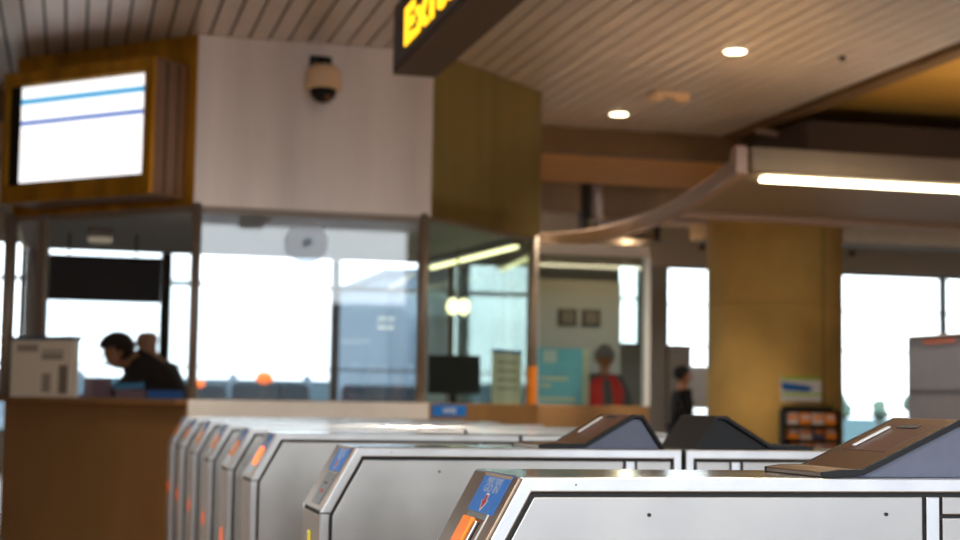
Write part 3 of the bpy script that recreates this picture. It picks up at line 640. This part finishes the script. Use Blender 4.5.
# ------------------------------------------------------------------ column, rack, cabinet
co = struct(MB().cyl((7.21, 15.3, 0), (7.21, 15.3, 3.47), .71, 64).build('column', concrete, None, smooth=False))
for p in co.data.polygons: p.use_smooth = len(p.vertices) == 4
b = MB()
b.lathe((7.21, 15.3, 2.2), [(.7105, 0), (.7115, .002), (.7105, .004)], 64)
b.box(7.43, 7.436, 14.61, 14.63, 0, 3.4); b.build('form_joint', mat('joint', (120, 96, 52), .9), co)
K = 1.177
def kbox(x0, x1, y0, y1, z0, z1): return MB().box(x0*K, x1*K, y0*K, y1*K, max(0, EYE+(z0-EYE)*K), EYE+(z1-EYE)*K)
def kobox(c, ux, uy, uz, a, b_, h): return MB().obox((c[0]*K, c[1]*K, EYE+(c[2]-EYE)*K), ux, uy, uz, a*K, b_*K, h*K)
def kp(x, y, z): return (x*K, y*K, max(0, EYE+(z-EYE)*K))
sg2 = thing('panel_sign', 'small white sign with lime and blue bands on the column', 'sign', kp(6.03, 12.31, 1.19))
kbox(5.86, 6.235, 12.30, 12.32, 1.19, 1.40).build('board', white_ink, sg2, .003)
kbox(5.86, 6.235, 12.297, 12.30, 1.37, 1.40).build('lime_band', lime, sg2); kbox(5.86, 6.235, 12.297, 12.30, 1.235, 1.26).build('lime_band', lime, sg2)
MB().prism_y([(a*K, EYE+(c-EYE)*K) for a, c in [(5.88, 1.28), (6.10, 1.27), (6.16, 1.30), (6.10, 1.325), (5.86, 1.35), (5.86, 1.31)]], 12.296*K, 12.30*K).build('blue_band', blue_tray, sg2)
rk = thing('brochure_rack', 'dark brochure rack standing against the column', 'rack', (6.1*K, 12.24*K, 0))
for z in (.74, .86, .98): kobox((6.1, 12.24, z), (1, 0, 0), (0, 1, .3), (0, -.3, 1), .25, .04, .005).build('shelf', blackp, rk)
for xx in (5.86, 6.36): kbox(xx-.01, xx+.01, 12.22, 12.32, 0, 1.12).build('side_rail', blackp, rk)
kbox(5.87, 6.35, 12.30, 12.32, .6, 1.15).build('back_board', mull_d, rk)
k = 0
lm = [leaf_w, leaf_o, leaf_n]
desc = [['top left', 'top middle-left', 'top middle-right', 'top right'], ['middle left', 'middle centre-left', 'middle centre-right', 'middle right'], ['bottom left', 'bottom centre-left', 'bottom centre-right', 'bottom right']]
for r_, z in enumerate((.99, .87, .75)):
    for c_ in range(4):
        xx = 5.885+c_*.118+r_*.004
        mm = [[leaf_w, leaf_o, leaf_w, leaf_o], [leaf_o, leaf_w, leaf_n, leaf_o], [leaf_n, leaf_w, leaf_o, leaf_w]][r_][c_]
        cn = {id(leaf_w): 'pale', id(leaf_o): 'orange', id(leaf_n): 'navy'}[id(mm)]
        t = thing('leaflet_stack', '%s leaflet stack, %s slot of the brochure rack' % (cn, desc[r_][c_]), 'leaflets', kp(xx+.05, 12.25, z), 'leaflets in the brochure rack')
        kobox((xx+.05, 12.245, z+.05), (1, 0, 0), (0, .2, 1), (0, -1, .2), .05, .048, .008).build('cover', mm, t)
        kobox((xx+.05, 12.234, z+.065), (1, 0, 0), (0, .2, 1), (0, -1, .2), .035, .018, .002).build('cover_picture', leaf_o if mm is not leaf_o else leaf_w, t)
cb = thing('machine_cabinet', 'tall lavender-grey machine cabinet beyond the gates at right', 'cabinet', (5.5, 8.3, 0))
MB().box(4.99, 6.1, 8.0, 8.7, 0, 1.575).build('body', lav, cb, .008); MB().box(4.98, 6.11, 7.99, 8.71, 1.575, 1.585).build('top', head_m, cb, .003)
MB().box(4.985, 4.99, 8.02, 8.68, 1.25, 1.255).build('panel_seam', mull_d, cb)
MB().box(4.985, 4.99, 8.15, 8.5, 1.53, 1.56).build('red_label', mat('label_red', (200, 120, 100), .7), cb)
# far wall pictures and grey counter in the room behind the enclosure
for x_, lb in ((7.02, 'small dark framed picture on the white partition, the left one'), (7.38, 'small dark framed picture on the white partition, the right one')):
    t = thing('framed_picture', lb, 'picture', (x_, 21.88, 2.3)); MB().box(x_-.14, x_+.14, 21.86, 21.9, 2.27, 2.52).build('frame', mull_d, t); MB().box(x_-.10, x_+.10, 21.855, 21.86, 2.30, 2.49).build('print', mat('print_dim', (130, 122, 112), .8), t)
gb = thing('notice_board', 'pale grey notice board on a stand, left of the concrete column', 'notice board', (7.6, 18.0, 0))
MB().box(7.25, 7.85, 18.0, 18.04, 1.1, 1.62).build('board', head_m, gb, .004)
for xx in (7.3, 7.8): MB().cyl((xx, 18.06, 0), (xx, 18.06, 1.6), .02, 10).build('post', mull, gb)

# ------------------------------------------------------------------ people
def skin(name, V, E, m, parent, root=0, sub=1):
    me = bpy.data.meshes.new(name); keys = list(V); ix = {k: i for i, k in enumerate(keys)}
    inv = Matrix.LocRotScale(parent.location, parent.rotation_euler, None).inverted()
    me.from_pydata([inv @ Vector(V[k][0]) for k in keys], [(ix[a], ix[c]) for a, c in E], [])
    o = bpy.data.objects.new(name, me); COL.objects.link(o)
    md = o.modifiers.new('skin', 'SKIN'); md.use_smooth_shade = True
    if not me.skin_vertices: me.attributes  # layer is made by the modifier helper below
    bm_ = bmesh.new(); bm_.from_mesh(me); sl = bm_.verts.layers.skin.verify(); bm_.verts.ensure_lookup_table()
    for k, v in zip(keys, bm_.verts):
        r = V[k][1]; v[sl].radius = (r, r) if not isinstance(r, tuple) else r; v[sl].use_root = (ix[k] == root)
    bm_.to_mesh(me); bm_.free()
    ss = o.modifiers.new('sub', 'SUBSURF'); ss.levels = ss.render_levels = sub+1
    dg = bpy.context.evaluated_depsgraph_get(); m2 = bpy.data.meshes.new_from_object(o.evaluated_get(dg)); bpy.data.objects.remove(o)
    m2.materials.clear(); m2.materials.append(m); m2.name = name
    for p in m2.polygons: p.use_smooth = True
    o = bpy.data.objects.new(name, m2); COL.objects.link(o); o.parent = parent; return o
def person(loc, facing, label, J, look, skinm, top, trousers, hair='full', hairm=hair_m, vest=None, hood=None, k=1.):
    """J: joints in world coordinates. look: unit direction of the face"""
    t = thing('person', label, 'person', loc)
    J = {k: Vector(v) for k, v in J.items()}
    lk = Vector(look).normalized(); side = lk.cross(Vector((0, 0, 1))).normalized(); up = side.cross(lk).normalized()
    H = J['head']; V = {}; E = []
    V['pel'] = (J['pel'], .13); V['waist'] = (J['pel'].lerp(J['chest'], .45), .12); V['chest'] = (J['chest'], .15); V['nk'] = (J['neck'], .06*k)
    V['jaw'] = (H-up*.055*k+lk*.012*k, .062*k); V['hd'] = (H+up*.01, .085*k); V['cr'] = (H+up*.07*k-lk*.01, .066*k)
    E += [('pel', 'waist'), ('waist', 'chest'), ('chest', 'nk'), ('nk', 'jaw'), ('jaw', 'hd'), ('hd', 'cr')]
    for s in 'lr':
        V['sh'+s] = (J['sh'+s], .062); V['el'+s] = (J['el'+s], .043); V['wr'+s] = (J['wr'+s], .028)
        d = (J['wr'+s]-J['el'+s]).normalized(); V['pa'+s] = (J['wr'+s]+d*.055, .032)
        E += [('chest', 'sh'+s), ('sh'+s, 'el'+s), ('el'+s, 'wr'+s), ('wr'+s, 'pa'+s)]
        w_ = d.cross(Vector((0, .3, 1))).normalized(); dn = Vector((0, 0, -1))
        for f, (o_, ln) in enumerate(((-.03, .062), (-.01, .074), (.01, .068), (.03, .05))):
            a = J['wr'+s]+d*.085+w_*o_; V['f%d%s' % (f, s)] = (a, .0095); V['g%d%s' % (f, s)] = (a+d*ln*.55+dn*.006, .0085); V['h%d%s' % (f, s)] = (a+d*ln*.9+dn*.022, .007)
            E += [('pa'+s, 'f%d%s' % (f, s)), ('f%d%s' % (f, s), 'g%d%s' % (f, s)), ('g%d%s' % (f, s), 'h%d%s' % (f, s))]
        a = J['wr'+s]+d*.03-w_*.04; V['t0'+s] = (a, .011); V['t1'+s] = (a+d*.03-w_*.018, .009); E += [('wr'+s, 't0'+s), ('t0'+s, 't1'+s)]
        V['hp'+s] = (J['hp'+s], .09); V['kn'+s] = (J['kn'+s], .058); V['an'+s] = (J['an'+s], .038); V['to'+s] = (J['an'+s]+Vector((facing[0]*.14, facing[1]*.14, -.05)), .035)
        E += [('pel', 'hp'+s), ('hp'+s, 'kn'+s), ('kn'+s, 'an'+s), ('an'+s, 'to'+s)]
    skin('body', V, E, skinm, t)
    # clothes
    cl_ = .12 if k > 1 else .35; T = {'pel': (J['pel']+Vector((0, 0, -.04)), .16), 'waist': (V['waist'][0], .15*k), 'chest': (J['chest'], .178*k), 'nk': (J['neck'].lerp(J['chest'], cl_), .085*k)}
    TE = [('pel', 'waist'), ('waist', 'chest'), ('chest', 'nk')]
    for s in 'lr':
        T['sh'+s] = (J['sh'+s], .08); T['el'+s] = (J['el'+s], .06); T['wr'+s] = (J['wr'+s].lerp(J['el'+s], .1), .045)
        TE += [('chest', 'sh'+s), ('sh'+s, 'el'+s), ('el'+s, 'wr'+s)]
    skin('jacket', T, TE, top, t)
    if vest:
        q = {'a': (J['pel']+Vector((0, 0, -.05)), .22), 'b': (V['waist'][0], .21), 'c': (J['chest'], .235), 'd': (J['neck'].lerp(J['chest'], .45), .14)}
        q['l'] = (J['shl'].lerp(J['chest'], .1), .12); q['r'] = (J['shr'].lerp(J['chest'], .1), .12)
        skin('vest', q, [('a', 'b'), ('b', 'c'), ('c', 'd'), ('c', 'l'), ('c', 'r')], vest, t)
        f_ = Vector((facing[0], facing[1], 0)); sd = f_.cross(Vector((0, 0, 1)))
        skin('vest_opening', {'a': (J['pel']+f_*.17-sd*.03, .06), 'b': (J['chest']+f_*.185-sd*.03-Vector((0, 0, .05)), .06), 'c': (J['neck']+f_*.11-sd*.01-Vector((0, 0, .08)), .045)}, [('a', 'b'), ('b', 'c')], greyc, t)
    Tr = {'pel': (J['pel'], .15)}; TE = []
    for s in 'lr':
        Tr['hp'+s] = (J['hp'+s], .10); Tr['kn'+s] = (J['kn'+s], .078); Tr['an'+s] = (J['an'+s]+Vector((0, 0, .02)), .06); TE += [('pel', 'hp'+s), ('hp'+s, 'kn'+s), ('kn'+s, 'an'+s)]
    skin('trousers', Tr, TE, trousers, t)
    for s in 'lr':
        a = J['an'+s]; c = a+Vector((facing[0]*.07, facing[1]*.07, 0)); b = MB().obox((c.x, c.y, .05), (facing[0], facing[1], 0), (-facing[1], facing[0], 0), (0, 0, 1), .13, .045, .045); b.build('shoe', rubber, t, .02)
    # face
    b = MB(); 
    MB().ball(H+lk*.098*k-up*.005, .014, .014, .022, 10).build('nose', skinm, t, smooth=True)
    for s in (-1, 1):
        MB().ball(H+side*s*.088*k, .014, .018, .03, 10).build('ear', skinm, t, smooth=True)
        MB().ball(H+lk*.082*k+side*s*.032+up*.015, .010, .010, .007, 10).build('eye', eye_m, t, smooth=True)
    MB().obox(H+lk*.084*k-up*.048, side, up, lk, .022, .005, .006).build('mouth', mat('lips', (130, 62, 52), .5), t)
    if hair == 'full':
        b = MB(); b.ball((0, 0, 0), .104*k, .112*k, .104*k, 24)
        for v in b.b.verts:   # lift the front hairline, drop the back
            if v.co.y > .03 and v.co.z < .045: v.co.z = .045+(v.co.z-.045)*.12; v.co.y *= .86
            elif v.co.z < -.05: v.co.z *= .8
        M = Matrix(((side.x, lk.x, up.x, 0), (side.y, lk.y, up.y, 0), (side.z, lk.z, up.z, 0), (0, 0, 0, 1)))
        b.b.transform(Matrix.Translation(H+up*.03-lk*.02) @ M); b.build('hair', hairm, t, smooth=True)
    if hood:
        b = MB(); b.ball((0, 0, 0), .112, .12, .12, 24)
        for v in b.b.verts:
            if v.co.y > .02 and v.co.z < -.005: v.co.z = -.005+(v.co.z+.005)*.1; v.co.y *= .95
        M = Matrix(((side.x, lk.x, up.x, 0), (side.y, lk.y, up.y, 0), (side.z, lk.z, up.z, 0), (0, 0, 0, 1)))
        b.b.transform(Matrix.Translation(H+up*.03-lk*.01) @ M); b.build('knit_cap', hood, t, smooth=True)
    return t
person((.85, 12.75, 0), (-1, -.1), 'person in black jacket leaning over the booth worktop, dark hair', dict(
    pel=(.84, 12.72, .98), chest=(.55, 12.55, 1.35), neck=(.44, 12.49, 1.44), head=(.33, 12.42, 1.47),
    shl=(.53, 12.38, 1.37), ell=(.42, 12.25, 1.18), wrl=(.30, 12.36, 1.155), shr=(.55, 12.74, 1.37), elr=(.36, 12.78, 1.17), wrr=(.18, 12.66, 1.155),
    hpl=(.84, 12.63, .92), knl=(.80, 12.62, .50), anl=(.90, 12.62, .08), hpr=(.84, 12.81, .92), knr=(.80, 12.82, .50), anr=(.90, 12.82, .08)),
    (-1, -.35, -.35), skin_m, jacket, trous, k=1.3)
person((.62, 13.4, 0), (-.6, -.8), 'bald person in grey standing behind the leaning clerk', dict(
    pel=(.68, 13.42, .92), chest=(.66, 13.40, 1.28), neck=(.64, 13.38, 1.46), head=(.61, 13.35, 1.60),
    shl=(.82, 13.32, 1.36), ell=(.92, 13.28, 1.10), wrl=(.80, 13.10, 1.0), shr=(.50, 13.48, 1.36), elr=(.40, 13.40, 1.10), wrr=(.46, 13.18, 1.0),
    hpl=(.77, 13.38, .88), knl=(.78, 13.36, .48), anl=(.79, 13.40, .08), hpr=(.59, 13.46, .88), knr=(.58, 13.43, .48), anr=(.58, 13.47, .08)),
    (-.8, -.6, -.25), skin2_m, greyc, trous, hair=None, k=1.22)
def standing(x, y, h, face, label, *a, **k):
    f = Vector((face[0], face[1], 0)).normalized(); s = Vector((-f.y, f.x, 0)); c = Vector((x, y, 0)); q = h/1.75
    J = dict(pel=c+Vector((0, 0, .95*q)), chest=c+Vector((0, 0, 1.27*q)), neck=c+Vector((0, 0, 1.50*q)), head=c+f*.02+Vector((0, 0, 1.635*q)))
    for n, g in (('l', 1), ('r', -1)):
        J['sh'+n] = c+s*g*.17+Vector((0, 0, 1.40*q)); J['el'+n] = c+s*g*.27+Vector((0, 0, 1.10*q)); J['wr'+n] = c+s*g*.25+f*.12+Vector((0, 0, .88*q))
        J['hp'+n] = c+s*g*.09+Vector((0, 0, .90*q)); J['kn'+n] = c+s*g*.10+f*.02+Vector((0, 0, .50*q)); J['an'+n] = c+s*g*.11+Vector((0, 0, .08))
    return person((x, y, 0), (f.x, f.y), label, J, (f.x, f.y, -.1), *a, **k)
standing(5.55, 16, 1.74, (-.25, -1), 'person in red safety vest and grey knit cap behind the enclosure glass', skin_m, greyc, trous, hair=None, vest=vest_r, hood=mat('cap_grey', (160, 160, 165), .9))
standing(6.93, 17.2, 1.58, (1, -.2), 'person in dark clothes left of the column beyond the gates', skin_m, jacket, trous)
